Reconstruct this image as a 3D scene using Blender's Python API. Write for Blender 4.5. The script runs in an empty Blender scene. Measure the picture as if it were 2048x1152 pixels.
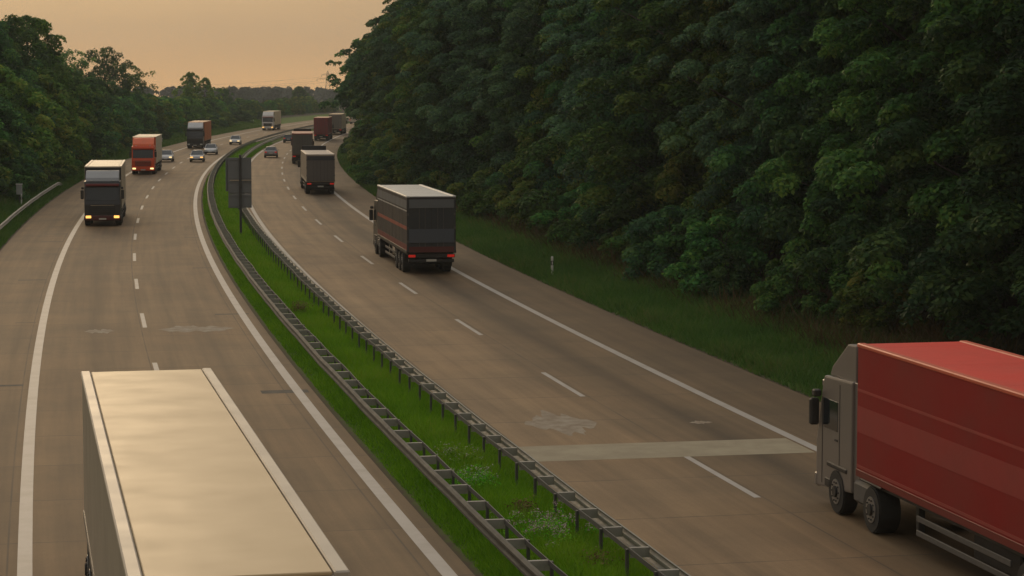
import bpy, bmesh, math, random
import numpy as np
from mathutils import Vector, Matrix

R = math.radians
C = bpy.context.scene.collection
scn = bpy.context.scene

# ------------------------------------------------------------------ camera
cam_d = bpy.data.cameras.new("camera")
cam = bpy.data.objects.new("camera", cam_d)
C.objects.link(cam)
CAM_H = 9.672
cam.location = (0, 0, CAM_H)
cam.rotation_euler = (R(90 - 5.069), 0, 0)
cam_d.sensor_width = 36.0
cam_d.lens = 4579.5 * 36 / 2048
cam_d.clip_start = 0.5
cam_d.clip_end = 9000
scn.camera = cam

# ------------------------------------------------------------------ world + sun
SUN_EL, SUN_AZ = 13.0, -16.0          # azimuth from +Y, negative = to the left
world = bpy.data.worlds.new("World")
scn.world = world
world.use_nodes = True
nt = world.node_tree
nt.nodes.clear()
wo = nt.nodes.new("ShaderNodeOutputWorld")
b1 = nt.nodes.new("ShaderNodeBackground")
b2 = nt.nodes.new("ShaderNodeBackground")
add = nt.nodes.new("ShaderNodeAddShader")
sky = nt.nodes.new("ShaderNodeTexSky")
sky.sky_type = 'NISHITA'
sky.sun_disc = False
sky.sun_elevation = R(SUN_EL)
sky.sun_rotation = R(SUN_AZ)
sky.dust_density = 6.0
sky.air_density = 1.0
b1.inputs[1].default_value = 0.012
nt.links.new(sky.outputs[0], b1.inputs[0])
tc = nt.nodes.new("ShaderNodeTexCoord")
sep = nt.nodes.new("ShaderNodeSeparateXYZ")
nt.links.new(tc.outputs["Generated"], sep.inputs[0])
ramp = nt.nodes.new("ShaderNodeValToRGB")
cr = ramp.color_ramp
stops = [(0.0, (.90, .49, .185)), (.018, (.64, .375, .170)), (.037, (.445, .285, .152)), (.10, (.44, .33, .22)), (.25, (.55, .47, .37)), (1.0, (.67, .68, .66))]
cr.elements[0].position, cr.elements[0].color = stops[0][0], (*stops[0][1], 1)
cr.elements[1].position, cr.elements[1].color = stops[-1][0], (*stops[-1][1], 1)
for p_, c_ in stops[1:-1]:
    e = cr.elements.new(p_)
    e.color = (*c_, 1)
nt.links.new(sep.outputs[2], ramp.inputs[0])
# faint cloud streaks in the evening haze
mp = nt.nodes.new("ShaderNodeMapping")
mp.inputs["Scale"].default_value = (3, 3, 14)
nz = nt.nodes.new("ShaderNodeTexNoise")
nz.inputs["Scale"].default_value = 3.0
nz.inputs["Detail"].default_value = 4
nt.links.new(tc.outputs["Generated"], mp.inputs[0])
nt.links.new(mp.outputs[0], nz.inputs["Vector"])
mr = nt.nodes.new("ShaderNodeMapRange")
mr.inputs["To Min"].default_value = .88
mr.inputs["To Max"].default_value = 1.12
nt.links.new(nz.outputs[0], mr.inputs[0])
mul = nt.nodes.new("ShaderNodeVectorMath")
mul.operation = 'SCALE'
nt.links.new(ramp.outputs[0], mul.inputs[0])
# the afterglow side of the sky is brighter than the side behind the camera
dt = nt.nodes.new("ShaderNodeVectorMath")
dt.operation = 'DOT_PRODUCT'
dt.inputs[1].default_value = (math.sin(R(SUN_AZ)), math.cos(R(SUN_AZ)), 0.35)
nt.links.new(tc.outputs["Generated"], dt.inputs[0])
md = nt.nodes.new("ShaderNodeMapRange")
md.inputs["From Min"].default_value = -.9
md.inputs["From Max"].default_value = .95
md.inputs["To Min"].default_value = .47
md.inputs["To Max"].default_value = 1.0
nt.links.new(dt.outputs["Value"], md.inputs[0])
mm = nt.nodes.new("ShaderNodeMath")
mm.operation = 'MULTIPLY'
nt.links.new(mr.outputs[0], mm.inputs[0])
nt.links.new(md.outputs[0], mm.inputs[1])
nt.links.new(mm.outputs[0], mul.inputs["Scale"])
nt.links.new(mul.outputs[0], b2.inputs[0])
b2.inputs[1].default_value = 1.0
nt.links.new(b1.outputs[0], add.inputs[0])
nt.links.new(b2.outputs[0], add.inputs[1])
nt.links.new(add.outputs[0], wo.inputs[0])

sd = bpy.data.lights.new("sun", 'SUN')
sd.energy = 0.5
sd.angle = R(14)
sd.color = (1.0, .72, .42)
so = bpy.data.objects.new("sun", sd)
C.objects.link(so)
dirv = Vector((math.sin(R(SUN_AZ)) * math.cos(R(SUN_EL)), math.cos(R(SUN_AZ)) * math.cos(R(SUN_EL)), math.sin(R(SUN_EL))))
so.rotation_euler = dirv.to_track_quat('Z', 'Y').to_euler()
so.location = (0, 0, 120)

scn.view_settings.view_transform = 'Standard'
scn.view_settings.look = 'None'
scn.view_settings.exposure = 0.0
scn.view_settings.gamma = 1.0
scn.render.engine = 'CYCLES'
scn.cycles.use_denoising = True
scn.cycles.max_bounces = 6
scn.cycles.diffuse_bounces = 3
scn.cycles.glossy_bounces = 3
scn.cycles.transmission_bounces = 4
scn.cycles.volume_bounces = 1
scn.cycles.sample_clamp_indirect = 4.0

# ------------------------------------------------------------------ road curve
SK = np.linspace(0, 720, 10)
KK = np.array([0.50982617, 0.48573892, 0.47445303, 0.44542762, 0.54923005, 0.27778575, 0.30, 0.42, 0.55, 0.55]) * 1e-3
DS = 2.0
SS = np.arange(-300, 3400 + DS, DS)
kk = np.interp(SS, SK, KK)
kk[SS < -30] = 0
kk[SS > 1000] = 0
i0 = int(np.argmin(np.abs(SS + 30)))
ph = np.concatenate([[0], np.cumsum((kk[1:] + kk[:-1]) / 2 * DS)])
ph = ph - ph[i0] + R(-12.614)
xx = np.concatenate([[0], np.cumsum(np.sin((ph[1:] + ph[:-1]) / 2) * DS)])
yy = np.concatenate([[0], np.cumsum(np.cos((ph[1:] + ph[:-1]) / 2) * DS)])
xx = xx - xx[i0] + 3.1317
yy = yy - yy[i0] + 20.0

def road(s, off):
    """point(s) on the plan: distance s along the motorway, off metres to its right"""
    p_ = np.interp(s, SS, ph)
    return np.interp(s, SS, xx) + off * np.cos(p_), np.interp(s, SS, yy) - off * np.sin(p_)

def heading(s):
    return float(np.interp(s, SS, ph))

def far_drop(s):
    return -0.008 * np.maximum(np.asarray(s, float) - 760, 0)

TOFF = np.array([-1500, -400, -60, -30, -20, -15.5, -13, -11.3, -11.05, -10.8, 1.35, 1.55, 1.8, 3.3, 4.8, 5.02, 5.25, 16.2, 16.5, 16.8, 19, 22, 26, 40, 120, 400, 1500])
TZ =   np.array([0.4,  0.4,  0.6, 0.9, 0.9, 0.7,  .15,  -.02, -.04, -.1, -.1, -.02, .02, .06, .02, -.02, -.1, -.1, -.03, -.01, .1, .45, .8, 1.0, .8, .6, .6])
def gz(s, off):
    return np.interp(off, TOFF, TZ) + far_drop(s)

def W(s, off, z=None):
    x, y = road(s, off)
    return Vector((float(x), float(y), float(gz(s, off) if z is None else z)))

# ------------------------------------------------------------------ mesh helpers
def link(o, parent=None):
    C.objects.link(o)
    if parent is not None:
        o.parent = parent
    return o

def mesh_obj(name, v, f, m, parent=None, smooth=False, uv=None, tint=None):
    me = bpy.data.meshes.new(name)
    me.from_pydata([tuple(q) for q in v], [], [tuple(q) for q in f])
    if uv is not None:
        l = me.uv_layers.new(name="UVMap")
        idx = np.zeros(len(me.loops), dtype=np.int32)
        me.loops.foreach_get("vertex_index", idx)
        l.data.foreach_set("uv", np.asarray(uv, dtype=np.float32)[idx].ravel())
    if m is not None:
        me.materials.append(m)
    if smooth:
        me.polygons.foreach_set("use_smooth", [True] * len(me.polygons))
    me.update()
    return link(bpy.data.objects.new(name, me), parent)

def fast_mesh(name, verts, nper, m, tint=None, smooth=False):
    """mesh of separate polygons, nper vertices each, from an (N*nper,3) array"""
    verts = np.asarray(verts, dtype=np.float32)
    n = len(verts)
    np_ = n // nper
    me = bpy.data.meshes.new(name)
    me.vertices.add(n)
    me.vertices.foreach_set("co", verts.ravel())
    me.loops.add(n)
    me.loops.foreach_set("vertex_index", np.arange(n, dtype=np.int32))
    me.polygons.add(np_)
    me.polygons.foreach_set("loop_start", np.arange(0, n, nper, dtype=np.int32))
    me.polygons.foreach_set("loop_total", np.full(np_, nper, dtype=np.int32))
    me.update(calc_edges=True)
    if tint is not None:
        a = me.attributes.new("tint", 'FLOAT', 'POINT')
        a.data.foreach_set("value", np.repeat(np.asarray(tint, dtype=np.float32), nper))
    me.materials.append(m)
    return me

def box_bm(bm, c, s, bev=0.0, rot=None, seg=1):
    r = bmesh.ops.create_cube(bm, size=1.0)
    vs = r['verts']
    bmesh.ops.scale(bm, vec=s, verts=vs)
    if bev > 0:
        es = list({e for v_ in vs for e in v_.link_edges})
        rb = bmesh.ops.bevel(bm, geom=es, offset=bev, segments=seg, affect='EDGES', profile=.6)
        vs = list({v_ for f_ in rb['faces'] for v_ in f_.verts} | {v_ for v_ in vs if v_.is_valid})
    if rot is not None:
        bmesh.ops.rotate(bm, cent=(0, 0, 0), matrix=rot, verts=vs)
    bmesh.ops.translate(bm, vec=c, verts=vs)

def cyl_bm(bm, c, r, h, axis='Z', seg=20, r2=None, bev=0.0):
    q = bmesh.ops.create_cone(bm, cap_ends=True, segments=seg, radius1=r, radius2=r if r2 is None else r2, depth=h)
    vs = q['verts']
    if bev > 0:
        es = [e for e in {e for v_ in vs for e in v_.link_edges} if any(len(f_.verts) > 4 for f_ in e.link_faces)]
        rb = bmesh.ops.bevel(bm, geom=es, offset=bev, segments=2, affect='EDGES')
        vs = list({v_ for f_ in rb['faces'] for v_ in f_.verts} | {v_ for v_ in vs if v_.is_valid})
    if axis == 'X':
        bmesh.ops.rotate(bm, cent=(0, 0, 0), matrix=Matrix.Rotation(R(90), 3, 'Y'), verts=vs)
    elif axis == 'Y':
        bmesh.ops.rotate(bm, cent=(0, 0, 0), matrix=Matrix.Rotation(R(90), 3, 'X'), verts=vs)
    bmesh.ops.translate(bm, vec=c, verts=vs)

def prism_bm(bm, prof, x0, x1, taper=1.0, bev=0.0):
    """extrude a y-z profile along x"""
    a = [bm.verts.new((x0, y, z)) for y, z in prof]
    b = [bm.verts.new((x1, y, z)) for y, z in prof]
    n = len(prof)
    fs = [bm.faces.new(a[::-1]), bm.faces.new(b)]
    for i in range(n):
        j = (i + 1) % n
        fs.append(bm.faces.new((a[i], a[j], b[j], b[i])))
    bmesh.ops.recalc_face_normals(bm, faces=fs)
    if bev > 0:
        es = list({e for f_ in fs for e in f_.edges})
        bmesh.ops.bevel(bm, geom=es, offset=bev, segments=2, affect='EDGES', profile=.6)

def bm_obj(name, bm, m, parent=None, smooth=False):
    me = bpy.data.meshes.new(name)
    bm.to_mesh(me)
    bm.free()
    me.materials.append(m)
    if smooth:
        me.polygons.foreach_set("use_smooth", [True] * len(me.polygons))
    return link(bpy.data.objects.new(name, me), parent)

def box(name, c, s, m, parent=None, bev=0.0, rot=None):
    bm = bmesh.new()
    box_bm(bm, c, s, bev, rot)
    return bm_obj(name, bm, m, parent)

def tube_arr(p0, p1, r0, r1, seg=7):
    p0, p1 = Vector(p0), Vector(p1)
    d = (p1 - p0).normalized()
    a = d.orthogonal().normalized()
    b = d.cross(a)
    v = []
    for p_, r_ in ((p0, r0), (p1, r1)):
        for k in range(seg):
            t = 2 * math.pi * k / seg
            v.append(p_ + (a * math.cos(t) + b * math.sin(t)) * r_)
    f = [(k, (k + 1) % seg, seg + (k + 1) % seg, seg + k) for k in range(seg)]
    return v, f

class MB:
    def __init__(self):
        self.v, self.f = [], []
    def add(self, v, f):
        n = len(self.v)
        self.v += list(v)
        self.f += [tuple(i + n for i in q) for q in f]
    def tube(self, p0, p1, r0, r1=None, seg=7):
        self.add(*tube_arr(p0, p1, r0, r0 if r1 is None else r1, seg))
    def build(self, name, m, parent=None, smooth=False):
        return mesh_obj(name, self.v, self.f, m, parent, smooth)

def tag(o, label=None, cat=None, group=None, kind=None):
    if label: o["label"] = label
    if cat: o["category"] = cat
    if group: o["group"] = group
    if kind: o["kind"] = kind
    return o

def empty(name, loc=(0, 0, 0), rz=0.0):
    o = bpy.data.objects.new(name, None)
    o.empty_display_size = .3
    C.objects.link(o)
    o.location = loc
    o.rotation_euler = (0, 0, rz)
    return o

def copy_tree(o, parent=None):
    c = o.copy()
    C.objects.link(c)
    if parent is not None:
        c.parent = parent
    for ch in list(o.children):
        copy_tree(ch, c)
    return c

# ------------------------------------------------------------------ materials
def new_mat(name):
    m = bpy.data.materials.new(name)
    m.use_nodes = True
    n = m.node_tree
    return m, n, n.nodes["Principled BSDF"]

def nd(n, t, **kw):
    q = n.nodes.new(t)
    for k, v in kw.items():
        setattr(q, k, v)
    return q

def noise(n, vec, scale, detail=4, rough=.55):
    q = nd(n, "ShaderNodeTexNoise")
    q.inputs["Scale"].default_value = scale
    q.inputs["Detail"].default_value = detail
    q.inputs["Roughness"].default_value = rough
    if vec is not None:
        n.links.new(vec, q.inputs["Vector"])
    return q.outputs[0]

def mapr(n, val, a, b, c=0.0, d=1.0):
    q = nd(n, "ShaderNodeMapRange")
    n.links.new(val, q.inputs[0])
    for i, x in zip((1, 2, 3, 4), (a, b, c, d)):
        q.inputs[i].default_value = x
    return q.outputs[0]

def mix(n, fac, a, b, mode='MIX'):
    q = nd(n, "ShaderNodeMix", data_type='RGBA', blend_type=mode)
    if isinstance(fac, (int, float)): q.inputs[0].default_value = fac
    else: n.links.new(fac, q.inputs[0])
    for i, x in ((6, a), (7, b)):
        if isinstance(x, tuple): q.inputs[i].default_value = (*x[:3], 1)
        else: n.links.new(x, q.inputs[i])
    return q.outputs[2]

def mth(n, op, a, b=None):
    q = nd(n, "ShaderNodeMath", operation=op)
    for i, x in enumerate((a, b)):
        if x is None: continue
        if isinstance(x, (int, float)): q.inputs[i].default_value = x
        else: n.links.new(x, q.inputs[i])
    return q.outputs[0]

def paint(name, col, rough=.35, metal=0.0, dirt=.25, spec=.5, scale=1.2):
    """painted / metal surface with soft dirt and uneven gloss"""
    m, n, b = new_mat(name)
    t = nd(n, "ShaderNodeTexCoord").outputs["Object"]
    f = mapr(n, noise(n, t, scale, 6, .65), .42, .72)
    dc = tuple(.55 * c + .45 * d for c, d in zip(col, (.12, .10, .075)))
    c = mix(n, mth(n, 'MULTIPLY', f, dirt * 1.6), col, dc)
    n.links.new(c, b.inputs["Base Color"])
    rr = mapr(n, noise(n, t, scale * 2, 2), .3, .7, rough * .92, min(1, rough * 1.1))
    n.links.new(rr, b.inputs["Roughness"])
    b.inputs["Metallic"].default_value = metal
    b.inputs["Specular IOR Level"].default_value = spec
    return m

def emit(name, col, s):
    m, n, b = new_mat(name)
    b.inputs["Base Color"].default_value = (*col, 1)
    b.inputs["Emission Color"].default_value = (*col, 1)
    b.inputs["Emission Strength"].default_value = s
    b.inputs["Roughness"].default_value = .2
    return m

def foliage(name, cols, transl=.25):
    m, n, b = new_mat(name)
    at = nd(n, "ShaderNodeAttribute", attribute_name="tint").outputs["Fac"]
    oi = nd(n, "ShaderNodeObjectInfo").outputs["Random"]
    rp = nd(n, "ShaderNodeValToRGB")
    e = rp.color_ramp.elements
    e[0].position, e[0].color = 0, (*cols[0], 1)
    e[1].position, e[1].color = 1, (*cols[-1], 1)
    for i, c in enumerate(cols[1:-1]):
        q = e.new((i + 1) / (len(cols) - 1))
        q.color = (*c, 1)
    n.links.new(at, rp.inputs[0])
    hs = nd(n, "ShaderNodeHueSaturation")
    n.links.new(rp.outputs[0], hs.inputs["Color"])
    n.links.new(mapr(n, oi, 0, 1, .485, .53), hs.inputs["Hue"])
    n.links.new(mapr(n, oi, 0, 1, .72, 1.25), hs.inputs["Value"])
    n.links.new(hs.outputs[0], b.inputs["Base Color"])
    b.inputs["Roughness"].default_value = .62
    b.inputs["Specular IOR Level"].default_value = .05
    tr = nd(n, "ShaderNodeBsdfTranslucent")
    n.links.new(hs.outputs[0], tr.inputs[0])
    ms = nd(n, "ShaderNodeMixShader")
    ms.inputs[0].default_value = transl
    n.links.new(b.outputs[0], ms.inputs[1])
    n.links.new(tr.outputs[0], ms.inputs[2])
    n.links.new(ms.outputs[0], n.nodes["Material Output"].inputs[0])
    return m

def bark(name, c0, c1):
    m, n, b = new_mat(name)
    t = nd(n, "ShaderNodeTexCoord").outputs["Object"]
    mp_ = nd(n, "ShaderNodeMapping")
    mp_.inputs["Scale"].default_value = (6, 6, 1.2)
    n.links.new(t, mp_.inputs[0])
    n.links.new(mix(n, mapr(n, noise(n, mp_.outputs[0], 2, 6), .35, .65), c0, c1), b.inputs["Base Color"])
    b.inputs["Roughness"].default_value = .9
    return m

# concrete carriageway: uv = (offset, distance)
def concrete(name, offs, base, seed, joint_offs):
    m, n, b = new_mat(name)
    uv = nd(n, "ShaderNodeUVMap").outputs[0]
    sp = nd(n, "ShaderNodeSeparateXYZ")
    n.links.new(uv, sp.inputs[0])
    lo, hi = offs[0][0], offs[-1][0]
    rp = nd(n, "ShaderNodeValToRGB")
    e = rp.color_ramp.elements
    e[0].position, e[0].color = 0.0, (offs[0][1],) * 3 + (1,)
    e[1].position, e[1].color = 1.0, (offs[-1][1],) * 3 + (1,)
    for o_, v_ in offs[1:-1]:
        e.new((o_ - lo) / (hi - lo)).color = (v_, v_, v_, 1)
    wob = mth(n, 'ADD', sp.outputs[0], mth(n, 'MULTIPLY', mth(n, 'SUBTRACT', noise(n, uv, .12, 2), .5), .8))
    n.links.new(mapr(n, wob, lo, hi), rp.inputs[0])
    # long smears along the lanes
    mp1 = nd(n, "ShaderNodeMapping")
    mp1.inputs["Scale"].default_value = (1.7, .035, 1)
    mp1.inputs["Location"].default_value = (seed, seed * 2, 0)
    n.links.new(uv, mp1.inputs[0])
    smear = mapr(n, noise(n, mp1.outputs[0], 1.0, 5, .6), .3, .7, .74, 1.18)
    mp2 = nd(n, "ShaderNodeMapping")
    mp2.inputs["Scale"].default_value = (.35, .2, 1)
    mp2.inputs["Location"].default_value = (seed * 3, seed, 0)
    n.links.new(uv, mp2.inputs[0])
    blot = mapr(n, noise(n, mp2.outputs[0], 1.0, 7, .65), .3, .7, .80, 1.15)
    fine = mapr(n, noise(n, uv, 14, 4, .7), .3, .7, .93, 1.07)
    # every cast slab has its own tone
    wn = nd(n, "ShaderNodeTexWhiteNoise", noise_dimensions='2D')
    cb = nd(n, "ShaderNodeCombineXYZ")
    lane = mth(n, 'FLOOR', mth(n, 'DIVIDE', mth(n, 'ADD', sp.outputs[0], 60.4 - joint_offs[0]), 4.0))
    n.links.new(lane, cb.inputs[0])
    n.links.new(mth(n, 'FLOOR', mth(n, 'DIVIDE', mth(n, 'ADD', sp.outputs[1], 500), 5.0)), cb.inputs[1])
    n.links.new(cb.outputs[0], wn.inputs["Vector"])
    slab = mapr(n, wn.outputs["Value"], 0, 1, .93, 1.06)
    v = mth(n, 'MULTIPLY', mth(n, 'MULTIPLY', smear, blot), mth(n, 'MULTIPLY', fine, slab))
    # joints
    fr = mth(n, 'ABSOLUTE', mth(n, 'SUBTRACT', mth(n, 'FRACT', mth(n, 'DIVIDE', mth(n, 'ADD', sp.outputs[1], 500), 5.0)), .5))
    j1 = mth(n, 'MULTIPLY', mapr(n, fr, .4925, .4965), mapr(n, noise(n, uv, .5, 2), .35, .6, .25, .85))
    jt = j1
    for jo in joint_offs:
        d = mth(n, 'ABSOLUTE', mth(n, 'SUBTRACT', sp.outputs[0], jo))
        jt = mth(n, 'MAXIMUM', jt, mth(n, 'MULTIPLY', mapr(n, d, .028, .012), mapr(n, noise(n, uv, .3, 2), .3, .6, .2, .75)))
    grey = nd(n, "ShaderNodeCombineColor")
    for i in range(3): n.links.new(v, grey.inputs[i])
    c = mix(n, 1.0, base, grey.outputs[0], 'MULTIPLY')
    c = mix(n, 1.0, c, rp.outputs[0], 'MULTIPLY')
    tone = mapr(n, noise(n, mp2.outputs[0], .5, 2), .4, .6)
    c = mix(n, mth(n, 'MULTIPLY', tone, .35), c, mix(n, 1.0, c, (1.06, .97, .86), 'MULTIPLY'))
    # oil drips and scuffs
    mp3 = nd(n, "ShaderNodeMapping")
    mp3.inputs["Scale"].default_value = (2.2, .55, 1)
    n.links.new(uv, mp3.inputs[0])
    spots = mapr(n, noise(n, mp3.outputs[0], 1.0, 5, .7), .66, .76)
    c = mix(n, mth(n, 'MULTIPLY', spots, .45), c, (.085, .065, .048))
    c = mix(n, jt, c, (.06, .047, .036))
    n.links.new(c, b.inputs["Base Color"])
    b.inputs["Roughness"].default_value = .78
    b.inputs["Specular IOR Level"].default_value = .35
    bp = nd(n, "ShaderNodeBump")
    bp.inputs["Strength"].default_value = .12
    bp.inputs["Distance"].default_value = .02
    n.links.new(noise(n, uv, 40, 3), bp.inputs["Height"])
    n.links.new(bp.outputs[0], b.inputs["Normal"])
    return m

M_roadL = concrete("left_concrete", [(-11.0, .80), (-9.3, .92), (-7.6, .84), (-6.9, .93), (-6.1, .88), (-5.3, .68), (-4.5, .88), (-3.3, 1.0), (-2.3, .97), (-1.2, .90), (0.2, .97), (1.3, .72)],
                   (.212, .136, .070), 3.1, [-7.62, -3.38, .55])
M_roadR = concrete("right_concrete", [(5.0, .85), (5.9, 1.0), (7.5, 1.0), (9.0, .90), (9.6, .76), (10.5, .72), (11.0, .52), (11.4, .38), (11.8, .50), (12.4, .66), (13.1, .66), (14.0, .54), (15.4, .52), (16.4, .42)],
                   (.258, .168, .090), 7.7, [5.6, 9.72, 13.6])

def plain(name, c0, c1, scale, rough=.85, a=.4, b_=.62, detail=6):
    m, n, b = new_mat(name)
    t = nd(n, "ShaderNodeTexCoord").outputs["Object"]
    n.links.new(mix(n, mapr(n, noise(n, t, scale, detail, .65), a, b_), c0, c1), b.inputs["Base Color"])
    b.inputs["Roughness"].default_value = rough
    return m

M_mark = plain("road_paint", (.42, .38, .345), (.34, .30, .26), .9, .6, .45, .75)
M_tar = plain("tar_patch", (.045, .038, .032), (.085, .07, .055), 3.0)
M_newcon = plain("fresh_concrete", (.35, .295, .20), (.28, .23, .155), .8)
M_grout = plain("grout_smear", (.33, .275, .21), (.23, .17, .115), 2.2, .85, .38, .6)
M_steel = paint("galvanised_steel", (.20, .19, .17), .6, .1, .5, scale=2.5, spec=.3)
M_rail_lit = paint("lit_rail_steel", (.33, .31, .27), .6, .1, .5, scale=2.5, spec=.3)  # rail steel in a lighter colour, imitating sky light on brackets and beams
M_rail_shade = paint("shaded_rail_steel", (.12, .115, .10), .75, 0, .7, scale=1.5, spec=.12)  # same rail steel darkened to imitate shade on the left-facing median beam
M_steeld = paint("weathered_steel", (.11, .105, .10), .65, .1, .5, scale=2.5, spec=.3)
M_post = paint("dark_post_steel", (.075, .075, .07), .6, .3, .4)
M_signb = paint("sign_back_grey", (.21, .22, .235), .5, .3, .25, scale=.8)
M_signp = paint("sign_post_grey", (.06, .062, .065), .5, .4, .3)
M_alu = paint("sign_rail_aluminium", (.55, .48, .40), .35, .6, .2)
M_white = paint("white_plastic", (.72, .70, .67), .5, 0, .3)
M_black = paint("black_plastic", (.02, .02, .022), .5, 0, .2)
M_box = paint("cabinet_grey", (.42, .43, .43), .5, .1, .3)

# ground: grass verge, forest floor by the distance from the road (uv.x = offset)
def ground_mat():
    m, n, b = new_mat("verge_ground")
    uv = nd(n, "ShaderNodeUVMap").outputs[0]
    sp = nd(n, "ShaderNodeSeparateXYZ")
    n.links.new(uv, sp.inputs[0])
    g = mix(n, mapr(n, noise(n, uv, .8, 6, .65), .35, .68), (.055, .115, .012), (.09, .14, .018))
    g = mix(n, mth(n, 'MULTIPLY', mapr(n, noise(n, uv, .33, 4), .55, .72), .7), g, (.085, .068, .026))
    litter = mix(n, mapr(n, noise(n, uv, 1.2, 5), .35, .65), (.022, .024, .012), (.045, .036, .02))
    wob = mth(n, 'ADD', sp.outputs[0], mth(n, 'MULTIPLY', noise(n, uv, .4, 3), 2.5))
    fr = mth(n, 'MAXIMUM', mapr(n, wob, 21.5, 24), mapr(n, wob, -14, -17))
    c = mix(n, fr, g, litter)
    # dusty soil where the turf meets the concrete
    d = mth(n, 'MINIMUM', mth(n, 'ABSOLUTE', mth(n, 'SUBTRACT', sp.outputs[0], 1.45)), mth(n, 'ABSOLUTE', mth(n, 'SUBTRACT', sp.outputs[0], 4.98)))
    d = mth(n, 'MINIMUM', d, mth(n, 'MINIMUM', mth(n, 'ABSOLUTE', mth(n, 'SUBTRACT', sp.outputs[0], 16.5)), mth(n, 'ABSOLUTE', mth(n, 'SUBTRACT', sp.outputs[0], -11.05))))
    soil = mapr(n, mth(n, 'ADD', d, mth(n, 'MULTIPLY', noise(n, uv, 2.5, 4), .3)), .42, .2)
    c = mix(n, soil, c, (.075, .057, .04))
    n.links.new(c, b.inputs["Base Color"])
    b.inputs["Roughness"].default_value = .95
    b.inputs["Specular IOR Level"].default_value = .15
    return m

M_ground = ground_mat()
M_grass = foliage("grass_blades", [(0.088, 0.234, 0.009), (0.147, 0.386, 0.014), (0.221, 0.469, 0.021), (0.309, 0.423, 0.043)], .4)
M_verge = foliage("verge_grass", [(0.053, 0.107, 0.024), (0.082, 0.155, 0.031), (0.121, 0.176, 0.042), (0.208, 0.155, 0.079)], .4)
M_leafs = {
    'dark': foliage("leaf_dark_green", [(0.033, 0.077, 0.038), (0.048, 0.118, 0.046), (0.073, 0.156, 0.052), (0.121, 0.211, 0.059)], .35),
    'mid': foliage("leaf_mid_green", [(0.048, 0.105, 0.038), (0.070, 0.167, 0.047), (0.107, 0.229, 0.052), (0.185, 0.285, 0.062)], .35),
    'yellow': foliage("leaf_yellow_green", [(0.063, 0.109, 0.032), (0.098, 0.179, 0.038), (0.154, 0.234, 0.046), (0.274, 0.285, 0.070)], .35),
    'grey': foliage("leaf_grey_green", [(0.052, 0.098, 0.059), (0.076, 0.150, 0.082), (0.116, 0.206, 0.096), (0.166, 0.253, 0.111)], .35),
}
M_hedge_lit = {  # leaf colours lightened to stand for stronger light beside the open road
    'dark': foliage("hedge_lit_leaf_dark_green", [(0.044, 0.105, 0.044), (0.066, 0.161, 0.053), (0.101, 0.215, 0.058), (0.166, 0.287, 0.068)], .4),
    'mid': foliage("hedge_lit_leaf_mid_green", [(0.066, 0.145, 0.044), (0.095, 0.229, 0.053), (0.146, 0.313, 0.058), (0.251, 0.388, 0.071)], .4),
    'yellow': foliage("hedge_lit_leaf_yellow_green", [(0.085, 0.149, 0.035), (0.135, 0.245, 0.044), (0.211, 0.321, 0.053), (0.376, 0.388, 0.080)], .4),
}
M_bark = bark("tree_bark", (.028, .023, .018), (.06, .05, .04))
M_farleaf = foliage("far_wood_leaf", [(.018, .032, .014), (.028, .048, .018), (.04, .06, .02)], .2)

# ------------------------------------------------------------------ ground + carriageways
def strip(name, svals, offs, m, zf, kind='structure'):
    v, f, uv = [], [], []
    no = len(offs)
    for s in svals:
        for o_ in offs:
            x, y = road(s, o_)
            v.append((float(x), float(y), float(zf(s, o_))))
            uv.append((o_, s))
    for i in range(len(svals) - 1):
        for j in range(no - 1):
            a = i * no + j
            f.append((a, a + 1, a + no + 1, a + no))
    o = mesh_obj(name, v, f, m, None, True, uv)
    if kind: o["kind"] = kind
    return o

s_ground = np.concatenate([np.arange(-300, -40, 20), np.arange(-40, 160, 4), np.arange(160, 800, 10), np.arange(800, 3401, 100)])
strip("ground", s_ground, list(TOFF), M_ground, lambda s, o_: gz(s, o_))
s_road = np.concatenate([np.arange(-80, 1000, 4), np.arange(1000, 1600, 40)])
rz_ = lambda s, o_: 0.0 + float(far_drop(s))
strip("left_carriageway", s_road, [-10.95, -7.3, -3.3, .9, 1.45], M_roadL, rz_)
strip("right_carriageway", s_road, [4.97, 5.4, 9.6, 13.3, 16.4], M_roadR, rz_)

def ribbon(name, s0, s1, off, w, m=M_mark, z=.004, step=2.0):
    n = max(2, int((s1 - s0) / step) + 1)
    return np.linspace(s0, s1, n), off, w

def marks(name, segs, m, z):
    v, f = [], []
    for s0, s1, off, w in segs:
        n = max(2, int((s1 - s0) / 3.0) + 1)
        b0 = len(v)
        for s in np.linspace(s0, s1, n):
            for e_ in (-w / 2, w / 2):
                x, y = road(s, off + e_)
                v.append((float(x), float(y), z + float(far_drop(s))))
        for i in range(n - 1):
            a = b0 + 2 * i
            f.append((a, a + 1, a + 3, a + 2))
    o = mesh_obj(name, v, f, m)
    o["kind"] = 'structure'
    return o

marks("edge_line", [(-80, 1000, -7.27, .30)], M_mark, .004)
marks("edge_line", [(-80, 1000, .96, .30)], M_mark, .004)
marks("edge_line", [(-80, 1000, 5.38, .26)], M_mark, .004)
marks("edge_line", [(-80, 1000, 13.32, .28)], M_mark, .004)
marks("lane_line", [(28.45 + 17.63 * k - 2.9, 28.45 + 17.63 * k + 2.9, -3.22, .17) for k in range(-5, 50)], M_mark, .004)
marks("lane_line", [(8.1 + 18.0 * k - 6.1, 8.1 + 18.0 * k, 9.58 - min(.0012 * max(k, 0) * 18, .16), .17) for k in range(-4, 48)], M_mark, .004)

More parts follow.
